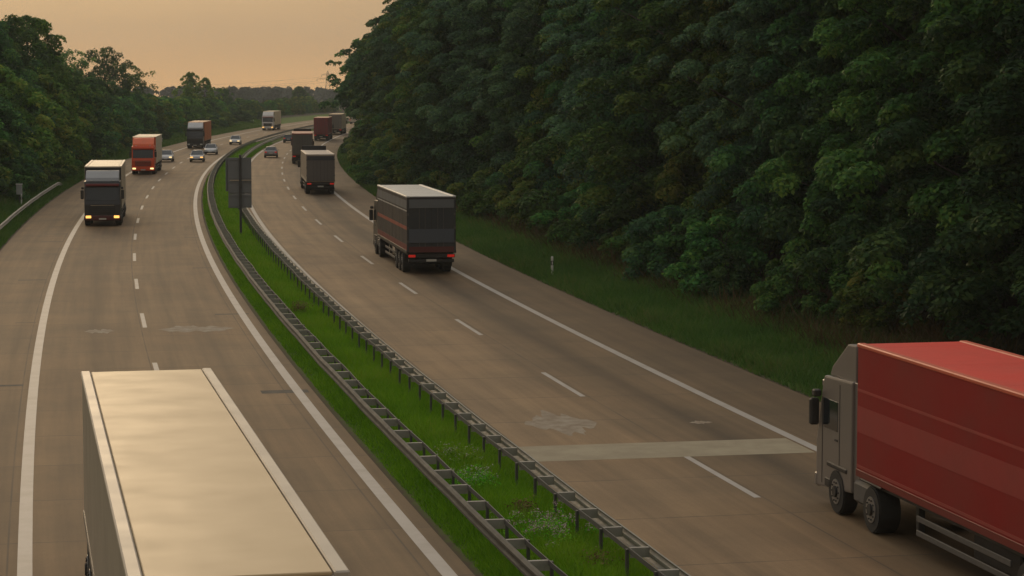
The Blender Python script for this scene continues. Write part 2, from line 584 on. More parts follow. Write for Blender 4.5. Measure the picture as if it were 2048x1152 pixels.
def patch(name, s0, s1, o0, o1, m, z, ragged=0.0, seed=1):
    rn = random.Random(seed)
    n = 28
    v = []
    for i in range(n):
        o_ = o0 + (o1 - o0) * i / (n - 1)
        env = 1 if ragged == 0 else max(.03, (1 - abs(2 * i / (n - 1) - 1) ** 2.2))
        for side, sv in ((0, s0), (1, s1)):
            mid_ = (s0 + s1) / 2
            d = (sv - mid_) * env * (1 + ragged * (.6 * math.sin(i * .7 + seed * 2 + side) * math.sin(i * .31 + side * 2 + seed) + .22 * rn.uniform(-1, 1)))
            x, y = road(mid_ + d, o_)
            v.append((float(x), float(y), z))
    f = [(2 * i, 2 * i + 2, 2 * i + 3, 2 * i + 1) for i in range(n - 1)]
    o = mesh_obj(name, v, f, m)
    o["kind"] = 'structure'
    return o

for i, (s_, o0, o1, w) in enumerate([(66.8, -9.0, -7.6, .38), (26.1, -8.9, -7.6, .42), (102.4, -9.05, -7.6, .35), (84.5, -8.4, -7.55, .2), (95, -8.9, -7.6, .3), (110, -9.0, -7.6, .3), (46, -8.4, -7.55, .14),
                                      (48.0, -.18, 1.25, .35), (73.0, -.2, 1.1, .3), (97.7, -.1, 1.1, .3), (118.1, 0, 1.1, .3), (141, 0, 1.0, .3), (22.95, -.2, 1.3, .75)]):
    patch("tar_patch", s_ - w / 2, s_ + w / 2, o0, o1, M_tar if i != 7 else M_tar, .002)
patch("repair_band", 8.1, 10.6, 5.55, 13.1, M_newcon, .0025)
patch("grout_stain", 41.2, 43.4, -2.75, .28, M_grout, .0026, .7, 4)
patch("grout_stain", 41.4, 42.8, -5.6, -4.4, M_grout, .0026, .9, 5)
patch("grout_stain", 12.7, 16.4, 6.6, 8.7, M_grout, .0026, .75, 8)
patch("grout_stain", 13.7, 14.2, 11.3, 12.0, M_grout, .0026, .7, 9)

# ------------------------------------------------------------------ grass
def blades(name, m, n, s_rng, o_rng, h, w, label, seed, pw=1.6, clump=.5):
    """n blades of grass, denser towards the near end"""
    rg = np.random.default_rng(seed)
    u = rg.random(n) ** pw
    s = s_rng[0] + (s_rng[1] - s_rng[0]) * u
    of = o_rng[0] + (o_rng[1] - o_rng[0]) * rg.random(n)
    fx = lambda a, b, c: np.sin(s * a + of * b + c) * np.sin(of * a * 1.7 - s * b * .6 + c * 2)
    cl = .5 + .5 * (fx(.55, .9, 1) * .6 + fx(1.7, 2.3, 2) * .4)
    keep = rg.random(n) < (1 - clump + clump * cl * 1.4)
    s, of, cl = s[keep], of[keep], cl[keep]
    n = len(s)
    x, y = road(s, of)
    z = gz(s, of) - .01
    hh = h * (.45 + .9 * rg.random(n)) * (.6 + .8 * cl)
    edge = np.minimum(of - o_rng[0], o_rng[1] - of)
    hh *= np.clip(.35 + edge / .9, .35, 1)
    ww = w * (.7 + .6 * rg.random(n)) * (1 + np.maximum(s, 0) / 70)
    a = rg.random(n) * 2 * np.pi
    ln = hh * (.3 + .8 * rg.random(n))
    b_ = rg.random(n) * 2 * np.pi
    dx, dy = np.cos(a) * ww / 2, np.sin(a) * ww / 2
    P = np.zeros((n, 3, 3))
    P[:, 0] = np.stack([x - dx, y - dy, z], 1)
    P[:, 1] = np.stack([x + dx, y + dy, z], 1)
    P[:, 2] = np.stack([x + np.cos(b_) * ln, y + np.sin(b_) * ln, z + hh], 1)
    t = np.clip(.25 + .35 * cl + .5 * (rg.random(n) - .4) + .15 * fx(.21, .33, 4), 0, 1)
    me = fast_mesh(name, P.reshape(-1, 3), 3, m, t)
    o = link(bpy.data.objects.new(name, me))
    tag(o, label, "grass", None, 'stuff')
    return o

blades("median_grass", M_grass, 330000, (-14, 330), (1.62, 4.98), .30, .026, "bright green grass growing between the two median guard rails", 11, 2.1, .45)
blades("verge_grass", M_verge, 240000, (5, 420), (16.5, 23.5), .40, .034, "dark rough grass along the verge below the right-hand forest", 12, 1.5, .6)
M_weed = foliage("dry_weeds", [(.05, .075, .025), (.08, .085, .032), (.12, .085, .042), (.16, .095, .045)], .3)
blades("tall_weeds", M_weed, 22000, (20, 260), (19.8, 24.8), .85, .045, "reddish brown tall weeds along the foot of the right-hand forest", 14, 1.5, .95)
M_olive = foliage("olive_grass", [(.05, .095, .016), (.085, .145, .024), (.12, .165, .032), (.17, .15, .06)], .4)
blades("verge_grass", M_olive, 130000, (70, 520), (-17, -11.1), .42, .036, "green grass along the left verge behind the road shoulder", 13, 1.3, .6)

# ------------------------------------------------------------------ trees
def leaf_cloud(rg, centers, radii, counts, leaf, droop=.3, flat=.6, tints=None):
    """leaf quads scattered on the outside of many small flattened clumps"""
    V, T = [], []
    for (c, r, n_, tt) in zip(centers, radii, counts, tints):
        d = rg.normal(size=(n_, 3))
        d /= np.linalg.norm(d, axis=1)[:, None]
        d[:, 2] = np.where((d[:, 2] < -.25) & (rg.random(n_) < .7), -d[:, 2], d[:, 2])
        rad = r * (.55 + .5 * rg.random(n_) ** .6)
        p = c + d * rad[:, None] * np.array([1, 1, flat])
        out = c[:2] / (np.linalg.norm(c[:2]) + 1e-6)
        p[:, 2] -= droop * np.clip((p[:, :2] - c[:2]) @ out, -.3, 3) * .8
        nrm = d + np.array([0, 0, .7]) + rg.normal(size=(n_, 3)) * .55
        nrm /= np.linalg.norm(nrm, axis=1)[:, None]
        t = np.cross(nrm, rg.normal(size=(n_, 3)))
        t /= np.linalg.norm(t, axis=1)[:, None] + 1e-9
        b_ = np.cross(nrm, t)
        L = leaf * (.6 + .8 * rg.random(n_))[:, None]
        w = L * .30
        q = np.stack([p - t * L * .5, p + b_ * w - t * L * .05, p + t * L * .5 - np.array([0, 0, 1]) * L * .15, p - b_ * w - t * L * .05], 1)
        V.append(q.reshape(-1, 3))
        T.append(np.clip(tt + .27 * rg.normal(size=n_), 0, 1))
    return np.concatenate(V), np.concatenate(T)

def crown_shape(rg, H, Rr, z0, nl, shape, irr=.18):
    cs, rs = [], []
    for i in range(nl):
        t = (i + rg.random()) / nl
        z = z0 + (H - z0) * t
        if shape == 'round': prof = math.sin(math.pi * (t * .86 + .10)) ** .55
        elif shape == 'wall': prof = (1 - t ** 3.2) ** .55 * (.86 + .14 * math.sin(t * 9))
        else: prof = (1 - t ** 1.7) ** .8 * .95 + .05
        prof *= max(.2, 1 + irr * rg.normal())
        a = i * 2.39996 + rg.normal() * .5
        rr_ = Rr * prof * (.50 + .48 * rg.random() ** .5)
        cs.append(np.array([math.cos(a) * rr_, math.sin(a) * rr_, z]))
        rs.append(Rr * (.20 + .17 * rg.random()) * (1.12 - .45 * t))
    return cs, rs

def make_tree_meshes(seed, H, Rr, z0, nl, nleaf, leaf, mat, shape='round', droop=.3, flat=.6, trunk_r=.22, irr=.18, lobe=1.0):
    rg = np.random.default_rng(seed)
    cs, rs = crown_shape(rg, H, Rr, z0, nl, shape, irr)
    rs = [q * lobe for q in rs]
    w = np.array([r ** 2 for r in rs])
    counts = np.maximum(20, (nleaf * w / w.sum()).astype(int))
    tints = np.clip(.42 + .24 * rg.normal(size=nl), .05, .95)
    V, T = leaf_cloud(rg, cs, rs, counts, leaf, droop, flat, tints)
    crown = fast_mesh("crown", V, 4, mat, T)
    mb = MB()
    prev, pr = Vector((0, 0, -.3)), trunk_r
    tx, ty, tz = [0.0], [0.0], [-.3]
    for k in range(1, 6):
        z = (H * .86) * k / 5
        p_ = Vector((rg.normal() * .18 * k / 3, rg.normal() * .18 * k / 3, z))
        r_ = trunk_r * (1 - .17 * k)
        mb.tube(prev, p_, pr, r_, 8)
        prev, pr = p_, r_
        tx.append(p_.x); ty.append(p_.y); tz.append(p_.z)
    order = rg.permutation(nl)[: min(nl, 22)]
    for i in order:
        c = Vector(cs[i])
        zs = min(max(z0 * .6, c.z - .45 * math.hypot(c.x, c.y) - .6), H * .80)
        st = Vector((float(np.interp(zs, tz, tx)), float(np.interp(zs, tz, ty)), zs))
        md = st.lerp(c, .55) + Vector((rg.normal() * .15, rg.normal() * .15, .2))
        mb.tube(st, md, trunk_r * .36, trunk_r * .2, 5)
        mb.tube(md, c, trunk_r * .2, trunk_r * .06, 5)
    tr = bpy.data.meshes.new("trunk")
    tr.from_pydata([tuple(q) for q in mb.v], [], mb.f)
    tr.materials.append(M_bark)
    return crown, tr, H

def tree(name, meshes, loc, h, label, group=None, rz=None, sx=1.0, cat="tree", stem="trunk"):
    crown, tr, H = meshes
    r = empty(name, loc, random.uniform(0, 6.28) if rz is None else rz)
    k = h / H
    r.scale = (k * sx, k * sx, k)
    link(bpy.data.objects.new("crown" if cat == "tree" else "foliage", crown), r)
    link(bpy.data.objects.new(stem, tr), r)
    tag(r, label, cat, group)
    return r

lean_trees = [make_tree_meshes(31, 17, 5.0, 4.8, 230, 24000, .42, M_leafs['dark'], 'wall', .4, .62, .22, .32, .58), make_tree_meshes(32, 17, 5.2, 5.2, 230, 24000, .42, M_leafs['mid'], 'round', .4, .62, .22, .32, .58)]
random.seed(5)
near_trees = [
    (make_tree_meshes(1, 19, 4.6, 1.0, 420, 105000, .20, M_leafs['mid'], 'wall', .42, .62, .22, .34, .50), 'mid'),
    (make_tree_meshes(2, 19, 4.8, 1.5, 420, 105000, .20, M_leafs['dark'], 'wall', .35, .62, .22, .34, .50), 'dark'),
    (make_tree_meshes(3, 19, 4.4, .8, 420, 105000, .20, M_leafs['yellow'], 'wall', .5, .62, .22, .34, .50), 'yellow'),
    (make_tree_meshes(4, 19, 4.9, 2.0, 420, 105000, .20, M_leafs['grey'], 'round', .4, .62, .22, .34, .50), 'grey'),
    (make_tree_meshes(5, 19, 4.6, 1.2, 420, 105000, .20, M_leafs['dark'], 'wall', .55, .62, .22, .34, .50), 'dark'),
]
far_trees = [
    (make_tree_meshes(21, 18, 4.6, 1.2, 230, 24000, .42, M_leafs['mid'], 'wall', .4, .62, .22, .32, .58), 'mid'),
    (make_tree_meshes(22, 18, 4.8, 1.2, 230, 24000, .42, M_leafs['dark'], 'wall', .35, .62, .22, .32, .58), 'dark'),
    (make_tree_meshes(23, 18, 4.5, 1.5, 230, 24000, .42, M_leafs['dark'], 'round', .45, .62, .22, .32, .58), 'dark'),
    (make_tree_meshes(24, 18, 4.6, 1.0, 230, 24000, .42, M_leafs['yellow'], 'wall', .4, .62, .22, .32, .58), 'yellow'),
]
bushes = [
    (make_tree_meshes(41, 3.2, 2.0, .1, 30, 7000, .20, M_leafs['mid'], 'round', .3, .7, .05), 'mid'),
    (make_tree_meshes(42, 3.2, 2.2, .1, 34, 7000, .20, M_leafs['dark'], 'wall', .3, .7, .05), 'dark'),
    (make_tree_meshes(43, 3.2, 1.9, .1, 28, 7000, .19, M_leafs['yellow'], 'round', .4, .7, .05), 'yellow'),
]
hedge = [
    (make_tree_meshes(51, 8, 3.4, .2, 110, 19000, .30, M_hedge_lit['mid'], 'wall', .35, .8, .12, .26, .8), 'mid'),
    (make_tree_meshes(52, 8, 3.5, .2, 110, 19000, .30, M_hedge_lit['dark'], 'wall', .3, .8, .12, .26, .8), 'dark'),
    (make_tree_meshes(53, 8, 3.2, .2, 110, 19000, .30, M_hedge_lit['yellow'], 'round', .4, .8, .12, .26, .8), 'yellow'),
]
RL_LAB = {
    'mid': "tall mid green leafy tree in the dense forest wall right of the motorway",
    'dark': "tall dark green tree in the dense forest wall right of the motorway",
    'yellow': "tall yellowish green tree in the dense forest wall right of the motorway",
    'grey': "tall grey green tree with drooping sprays in the right-hand forest wall",
}
def base_off(s):
    return float(np.interp(s, [0, 45, 90, 120, 150, 300, 360, 420, 600], [26.5, 26.8, 27.0, 25.0, 23.4, 25.0, 27.5, 28.0, 28]))
def forest_h(s):
    return float(np.interp(s, [0, 160, 200, 260, 310, 370, 430, 600], [20, 20.5, 19.3, 18.2, 17.2, 16.5, 15.5, 14.5]))
# first row, then two rows behind it
s_ = 12.0
k = 0
while s_ < 560:
    pool = near_trees if s_ < 230 else far_trees
    ms, kd = pool[random.choice(range(len(pool)))]
    o_ = base_off(s_) + random.uniform(-.6, 2.2)
    tree("forest_tree", ms, W(s_, o_), forest_h(s_) * random.uniform(.82, 1.06), RL_LAB[kd], "trees of the forest right of the motorway", sx=random.uniform(.95, 1.2))
    s_ += random.uniform(4.6, 6.6)
s_ = 10.0
while s_ < 420:
    pool = near_trees if s_ < 150 else far_trees
    ms, kd = random.choice(pool)
    tree("forest_tree", ms, W(s_, base_off(s_) + random.uniform(5.5, 9)), forest_h(s_) * random.uniform(.98, 1.16), RL_LAB[kd], "trees of the forest right of the motorway", sx=random.uniform(1, 1.25))
    s_ += random.uniform(6, 8.5)
s_ = 14.0
while s_ < 300:
    ms, kd = random.choice(far_trees)
    tree("forest_tree", ms, W(s_, base_off(s_) + random.uniform(12, 17)), forest_h(s_) * random.uniform(1.05, 1.2), RL_LAB[kd], "trees of the forest right of the motorway", sx=1.25)
    s_ += random.uniform(8, 11)
# overhanging trees where the road disappears behind the forest
for s_, o_, h in ((288, 22.8, 16.8), (302, 22.4, 16.6), (317, 22.2, 16.6), (332, 22.4, 16.4), (350, 23.4, 15.6), (368, 24.5, 15)):
    ms = random.choice(lean_trees)
    tree("forest_tree", ms, W(s_, o_), h, "dark forest tree leaning over the shoulder where the right carriageway vanishes", "trees overhanging the far right shoulder", sx=1.05)
# undergrowth on the right
s_ = 30.0
BL = {'mid': "green leafy bush at the foot of the right-hand forest", 'dark': "dark green bush at the foot of the right-hand forest", 'yellow': "yellowish bush at the foot of the right-hand forest"}
while s_ < 270:
    ms, kd = random.choice(bushes)
    tree("forest_bush", ms, W(s_, base_off(s_) - random.uniform(3.0, 5.2)), random.uniform(1.3, 3.4), BL[kd], "bushes along the forest edge", sx=random.uniform(.9, 1.4), cat="bush", stem="stem")
    s_ += random.uniform(2.6, 5.0)
# left side: hedge trees along the verge
HL = {'mid': "mid green bushy tree in the hedge left of the motorway", 'dark': "dark green bushy tree in the hedge left of the motorway", 'yellow': "olive green bushy tree in the hedge left of the motorway"}
def left_off(s):
    return float(np.interp(s, [110, 150, 195, 270, 440, 545, 700], [-18.5, -17.0, -16.6, -18.4, -19.0, -22.5, -24]))
def left_h(s):
    return float(np.interp(s, [110, 170, 215, 260, 320, 420, 520], [9, 10.5, 11.2, 9.0, 7.2, 6.3, 4.4]))
s_ = 118.0
while s_ < 720:
    ms, kd = random.choice(hedge)
    tree("hedge_tree", ms, W(s_, left_off(s_) + random.uniform(-1.3, .8)), left_h(s_) * random.uniform(.72, 1.02), HL[kd], "trees of the hedge left of the motorway", sx=random.uniform(1.0, 1.35))
    s_ += random.uniform(4.2, 6.4) * (1 + max(0, s_ - 300) / 500)
s_ = 125.0
while s_ < 700:
    ms, kd = random.choice(hedge)
    tree("hedge_tree", ms, W(s_, left_off(s_) - random.uniform(5, 9)), left_h(s_) * random.uniform(.95, 1.15), HL[kd], "trees of the hedge left of the motorway", sx=random.uniform(1.1, 1.4))
    s_ += random.uniform(6, 9) * (1 + max(0, s_ - 300) / 500)
s_ = 140.0
while s_ < 560:
    ms, kd = random.choice(bushes)
    tree("verge_bush", ms, W(s_, left_off(s_) + random.uniform(2.4, 3.6)), random.uniform(1.4, 3.0), "low green bush in front of the hedge on the left verge", "bushes on the left verge", sx=random.uniform(1, 1.5), cat="bush", stem="stem")
    s_ += random.uniform(5, 11) * (1 + max(0, s_ - 250) / 300)

def at_px(u, Y, v=None):
    """ground point seen in photograph column u at distance Y"""
    return Vector(((u - 1024) / 4579.5 * Y, Y, .6 + float(far_drop(Y))))
sky_open = make_tree_meshes(61, 15, 5.2, 2.5, 110, 12000, .42, M_hedge_lit['dark'], 'round', .15, 1.0, .28, .42, .75)
sky_open2 = make_tree_meshes(62, 15, 4.8, 3.0, 90, 8000, .40, M_hedge_lit['mid'], 'round', .15, 1.0, .26, .45, .7)
birch = make_tree_meshes(63, 12, 2.7, 2.0, 90, 9000, .36, M_hedge_lit['yellow'], 'round', .5, 1.1, .16, .38, .8)
tall = make_tree_meshes(64, 16, 4.6, 1.5, 150, 34000, .34, M_hedge_lit['dark'], 'round', .3, .9, .28, .26, .8)
tall2 = make_tree_meshes(65, 16, 4.2, 1.5, 150, 30000, .34, M_hedge_lit['mid'], 'round', .3, .95, .26, .28, .8)
tree("tall_tree", tall, at_px(8, 232), 15.6, "tallest dark tree at the left edge of the photo")
tree("tall_tree", tall2, at_px(62, 246), 15.9, "tall tree with a feathery top, second from the left photo edge")
tree("tall_tree", tall, at_px(-30, 214), 14.6, "dark tree cut by the left photo edge", sx=1.1)
tree("tall_tree", tall2, at_px(96, 268), 12.2, "green tree stepping down right of the tallest left-hand trees", sx=1.05)
tree("skyline_tree", sky_open2, at_px(150, 400), 14.8, "open tree with see-through crown on the left skyline, left of a fuller one", sx=.85)
tree("skyline_tree", sky_open, at_px(212, 400), 15.0, "full rounded tree standing highest on the left skyline group", sx=.85)
tree("skyline_tree", sky_open2, at_px(258, 405), 12.4, "sparse tree with drooping twigs at the right end of the left skyline group")
tree("skyline_tree", hedge[1][0], at_px(185, 330), 9.8, "dark dome-shaped tree in front of the left skyline group", sx=1.2)
tree("birch_tree", birch, at_px(382, 520), 11.6, "narrow birch-like tree rising alone above the far hedge", sx=1.1)
tree("birch_tree", birch, at_px(412, 524), 10.4, "right one of the paired narrow trees above the far hedge", sx=1.1)
tree("skyline_tree", sky_open, at_px(448, 560), 8.2, "low rounded tree on the far hedge right of the birch-like pair", sx=.9)
tree("skyline_tree", hedge[1][0], at_px(600, 760), 8.4, "small dark tree on the far verge above the white truck's right side", sx=.9)

# far wood fading into the haze
def far_wood():
    rg = np.random.default_rng(77)
    Vs, Ts = [], []
    for i in range(330):
        Y = rg.uniform(1250, 1900)
        X = rg.uniform(-620, 160) * Y / 1500
        h = rg.uniform(9.3, 11.2) + .9 * math.sin(X * .021) + (Y - 1250) * .0065 + max(0, X * 1500 / Y + 165) * .02
        cs, rs = crown_shape(rg, h, 6.5, 1, 16, 'wall')
        t = np.clip(.45 + .25 * rg.normal(size=16), 0, 1)
        V, T = leaf_cloud(rg, cs, [r * 1.3 for r in rs], [26] * 16, 2.4, .2, .7, t)
        V = V + np.array([X, Y, .6 + float(far_drop(Y))])
        Vs.append(V); Ts.append(T)
    me = fast_mesh("far_woodland", np.concatenate(Vs), 4, M_farleaf, np.concatenate(Ts))
    o = link(bpy.data.objects.new("far_woodland", me))
    tag(o, "hazy distant woodland closing the view on the horizon", "woodland", None, 'stuff')
far_wood()

# flowering weeds in the median
M_flower = paint("pale_pink_petals", (.42, .31, .29), .8, 0, .1)
M_flower2 = paint("cream_petals", (.38, .35, .27), .8, 0, .1)
M_dry = foliage("dry_dock", [(.10, .065, .028), (.15, .09, .04), (.20, .125, .055)], .2)
def flower_clump(name, s, off, rad, h, petal, label, seed, nf=260, group=None, fol=M_grass, nleaf=1500):
    rg = np.random.default_rng(seed)
    r = empty(name, W(s, off))
    n = 46
    cs = [np.array([rg.normal() * rad * .5, rg.normal() * rad * .75, h * (.25 + .5 * rg.random())]) for _ in range(n)]
    V, T = leaf_cloud(rg, cs, [.16 + .1 * rg.random() for _ in range(n)], [nleaf // n] * n, .06, .2, .9, np.clip(.5 + .2 * rg.normal(size=n), 0, 1))
    link(bpy.data.objects.new("foliage", fast_mesh("foliage", V, 4, fol, T)), r)
    if petal is not None:
        cs2 = [c + np.array([0, 0, .16]) + rg.normal(size=3) * .05 for c in cs]
        V, T = leaf_cloud(rg, cs2, [.15] * n, [max(3, nf // n)] * n, .042, 0, .6, [.5] * n)
        link(bpy.data.objects.new("blossom", fast_mesh("blossom", V, 4, petal, T)), r)
    tag(r, label, "wildflower")
    return r
flower_clump("flowering_weed", 7.6, 3.5, .8, .38, M_flower2, "pale flowering weed clump in the median, farthest of the three", 71, 300, fol=M_grass)
flower_clump("flowering_weed", 4.2, 3.2, .65, .34, M_flower2, "cream flowering weed clump in the median, middle of the three", 72, 420, fol=M_grass)
flower_clump("flowering_weed", -2.4, 3.45, .9, .42, M_flower, "pink flowering weed clump in the median, nearest and largest", 73, 1100, fol=M_grass)
flower_clump("dry_dock_plant", .1, 3.55, .3, .42, None, "reddish brown dry dock plant behind the pink flowers in the median", 74, fol=M_dry, nleaf=420)
flower_clump("dry_dock_plant", -5.5, 3.85, .3, .38, None, "reddish dry plant beside the right median rail at the photo's bottom", 75, fol=M_dry, nleaf=360)
flower_clump("dry_dock_plant", 46, 3.2, .35, .7, None, "rust brown dock plant in the median grass nearer than the road sign", 76, fol=M_dry, nleaf=600)

# ------------------------------------------------------------------ guard rails
def sweep(profile, svals, name, m, parent, offf, zf):
    """closed cross-section (do, dz) swept along the road"""
    v, f = [], []
    n = len(profile)
    for s in svals:
        for do, dz in profile:
            x, y = road(s, offf(s) + do)
            v.append((float(x), float(y), zf(s) + dz))
    for i in range(len(svals) - 1):
        for j in range(n):
            a, b_ = i * n + j, i * n + (j + 1) % n
            f.append((a, b_, b_ + n, a + n))
    f.append(tuple(range(n))[::-1])
    f.append(tuple(range((len(svals) - 1) * n, len(svals) * n)))
    return mesh_obj(name, v, f, m, parent)

def w_profile(side):
    front = [(0, .31), (.035, .30), (.08, .265), (.08, .215), (.02, .175), (.02, .135), (.08, .095), (.08, .045), (.035, .01), (0, 0)]
    back = [(d - .012, z) for d, z in front[::-1]]
    return [(side * d, z) for d, z in front + back]

def guard_rail(name, label, s0, s1, off, side, m_beam, posts=True, back=.46, wav=0.0, end_down=False, spacing=2.08, ladder=True, phase=0.0):
    """side: which way the beam faces (+1 = towards larger offsets)"""
    base = W(s0, off, 0)
    r = empty(name, (0, 0, 0))
    rn = random.Random(int(abs(off) * 100))
    sv = list(np.arange(s0, s1, 1.04 if s1 - s0 < 350 else 2.08))
    jig = {}
    def of(s):
        return off + wav * (math.sin(s * .42) * .5 + math.sin(s * 1.13 + 1) * .35)
    def zz(s):
        b_ = .44 + wav * .45 * math.sin(s * .57 + off)
        if end_down and s > s1 - 7:
            b_ -= .52 * ((s - (s1 - 7)) / 7) ** 1.5
        return b_ + float(far_drop(s))
    sweep(w_profile(side), sv, "beam", m_beam, r, of, zz)
    inner = off - side * back
    if ladder:
        band = [(0, 0), (.02, 0), (.02, .10), (0, .10)]
        sweep([(side * d, z) for d, z in band], sv, "tension_band", M_steeld, r, lambda s: inner + .035 * (abs(((s + off) / 4.16) % 2 - 1) - .5) + wav * math.sin(s * .31), lambda s: zz(s) + .20)
    ps = np.arange(s0 + phase, s1 - .5, spacing)
    rest_p, rest_s = MB(), MB()
    def shape(mb, s, kind):
        h_ = -heading(s)
        rot = Matrix.Rotation(h_, 3, 'Z')
        bm = bmesh.new()
        if kind == 'post':
            p_ = W(s, inner - side * .035 if ladder else off - side * .07, 0)
            zt = zz(s) + .27
            box_bm(bm, (0, 0, (zt - .3) / 2), (.055, .10, zt + .3), 0, None)
        else:
            # pressed bracket between beam and band: flat top with a deep web below
            w_ = back - .03
            p_ = W(s, off - side * (back / 2 + .0), 0)
            z0 = zz(s)
            box_bm(bm, (0, 0, z0 + .287), (w_, .10, .016))
            box_bm(bm, (0, -.045, z0 + .19), (w_, .012, .18))
        bmesh.ops.rotate(bm, cent=(0, 0, 0), matrix=rot, verts=bm.verts)
        bmesh.ops.translate(bm, vec=p_, verts=bm.verts)
        bm.verts.ensure_lookup_table()
        bm.verts.index_update()
        vs = [v_.co.copy() for v_ in bm.verts]
        fs = [[v_.index for v_ in f_.verts] for f_ in bm.faces]
        bm.free()
        return vs, fs
    for i, s in enumerate(ps):
        v, f = shape(None, s, 'post')
        if i < 99: mesh_obj("post", v, f, M_post, r)
        else: rest_p.add(v, f)
        if ladder:
            v, f = shape(None, s, 'bar')
            if i < 99: mesh_obj("bracket", v, f, M_rail_lit, r)
            else: rest_s.add(v, f)
    if rest_p.v: tag(rest_p.build("post", M_post, r), kind='stuff')
    if rest_s.v: tag(rest_s.build("bracket", M_rail_lit, r), kind='stuff')
    tag(r, label, "guard rail")
    return r

guard_rail("guard_rail", "steel guard rail along the left edge of the green median", -16, 560, 2.02, -1, M_rail_shade, wav=.016, back=.44, phase=.35)
guard_rail("guard_rail", "steel guard rail along the right edge of the green median beside the right carriageway", -16, 560, 4.62, 1, M_rail_lit, wav=.016, back=.42, phase=1.1)
guard_rail("guard_rail", "short guard rail on the left verge with its far end bent down", 60, 172, -11.75, 1, M_rail_lit, wav=.012, end_down=True, ladder=False, spacing=4.0)

# ------------------------------------------------------------------ road sign seen from behind
def road_sign():
    s, off = 95.7, 3.38
    r = empty("road_sign", W(s, off), -heading(s) + R(3))
    bm = bmesh.new(); box_bm(bm, (0, 0, 2.6), (.14, .16, 5.3), .01)
    bm_obj("post", bm, M_signp, r)
    y0 = .14
    for z0, z1 in ((3.65, 5.06), (2.77, 3.64), (1.90, 2.76)):
        p_ = box("sign_panel", (-.02, y0, (z0 + z1) / 2), (1.46, .03, z1 - z0), M_signb, r, .006)
        for zz_ in (z0 + .12, z1 - .12):
            box("stiffener", (-.02, y0 - .035, zz_), (1.40, .03, .05), M_signb, p_)
    box("cross_rail", (.02, .045, 3.64), (1.36, .05, .06), M_alu, r)
    box("bracket", (0, .03, 5.0), (.2, .1, .1), M_signp, r)
    box("bracket", (0, .03, 2.05), (.2, .1, .1), M_signp, r)
    # slanted side panel of the second plate facing the other lane
    box("side_panel", (-.82, y0 + .10, 4.0), (.2, .03, 2.1), M_signb, r, .005, Matrix.Rotation(R(38), 3, 'Z'))
    tag(r, "grey back of a tall stacked road sign standing in the green median", "road sign")
road_sign()

def delineator(s, off, label, z=None):
    r = empty("delineator_post", W(s, off), -heading(s))
    bm = bmesh.new()
    prof = [(-.06, 0), (.06, 0), (.05, .96), (.0, 1.05), (-.05, .99)]
    prism_bm(bm, prof, -.05, .05)
    bm_obj("post", bm, M_white, r)
    bm = bmesh.new()
    box_bm(bm, (0, 0, .72), (.112, .125, .22), 0, Matrix.Rotation(R(0), 3, 'X'))
    bm_obj("black_band", bm, M_black, r)
    box("reflector", (0, -.066, .72), (.05, .008, .16), M_white, r)
    tag(r, label, "delineator post", "delineator posts along the verges")
    return r
delineator(63.8, 17.45, "white delineator post with black band on the near right verge")
delineator(212.8, 17.45, "small far delineator post on the right verge below the forest")
delineator(187, -13.1, "delineator post behind the bent end of the left guard rail")
delineator(324.5, -12.5, "delineator post on the left verge beside the orange-cabbed truck's trailer")
delineator(495, -14.4, "tiny far delineator post on the left verge before the beige-trailer truck")
delineator(134.1, -12.55, "delineator post under the grey cabinet behind the left guard rail")

r = empty("marker_cabinet", W(134.6, -12.75), -heading(134))
box("pole", (0, 0, .6), (.08, .08, 1.2), M_post, r)
cb_ = box("cabinet", (0, 0, 1.35), (.46, .30, .80), M_box, r, .03)
box("lid", (0, 0, 1.77), (.52, .36, .05), M_white, cb_, .01)
tag(r, "grey pole-mounted cabinet standing behind the left guard rail", "cabinet")

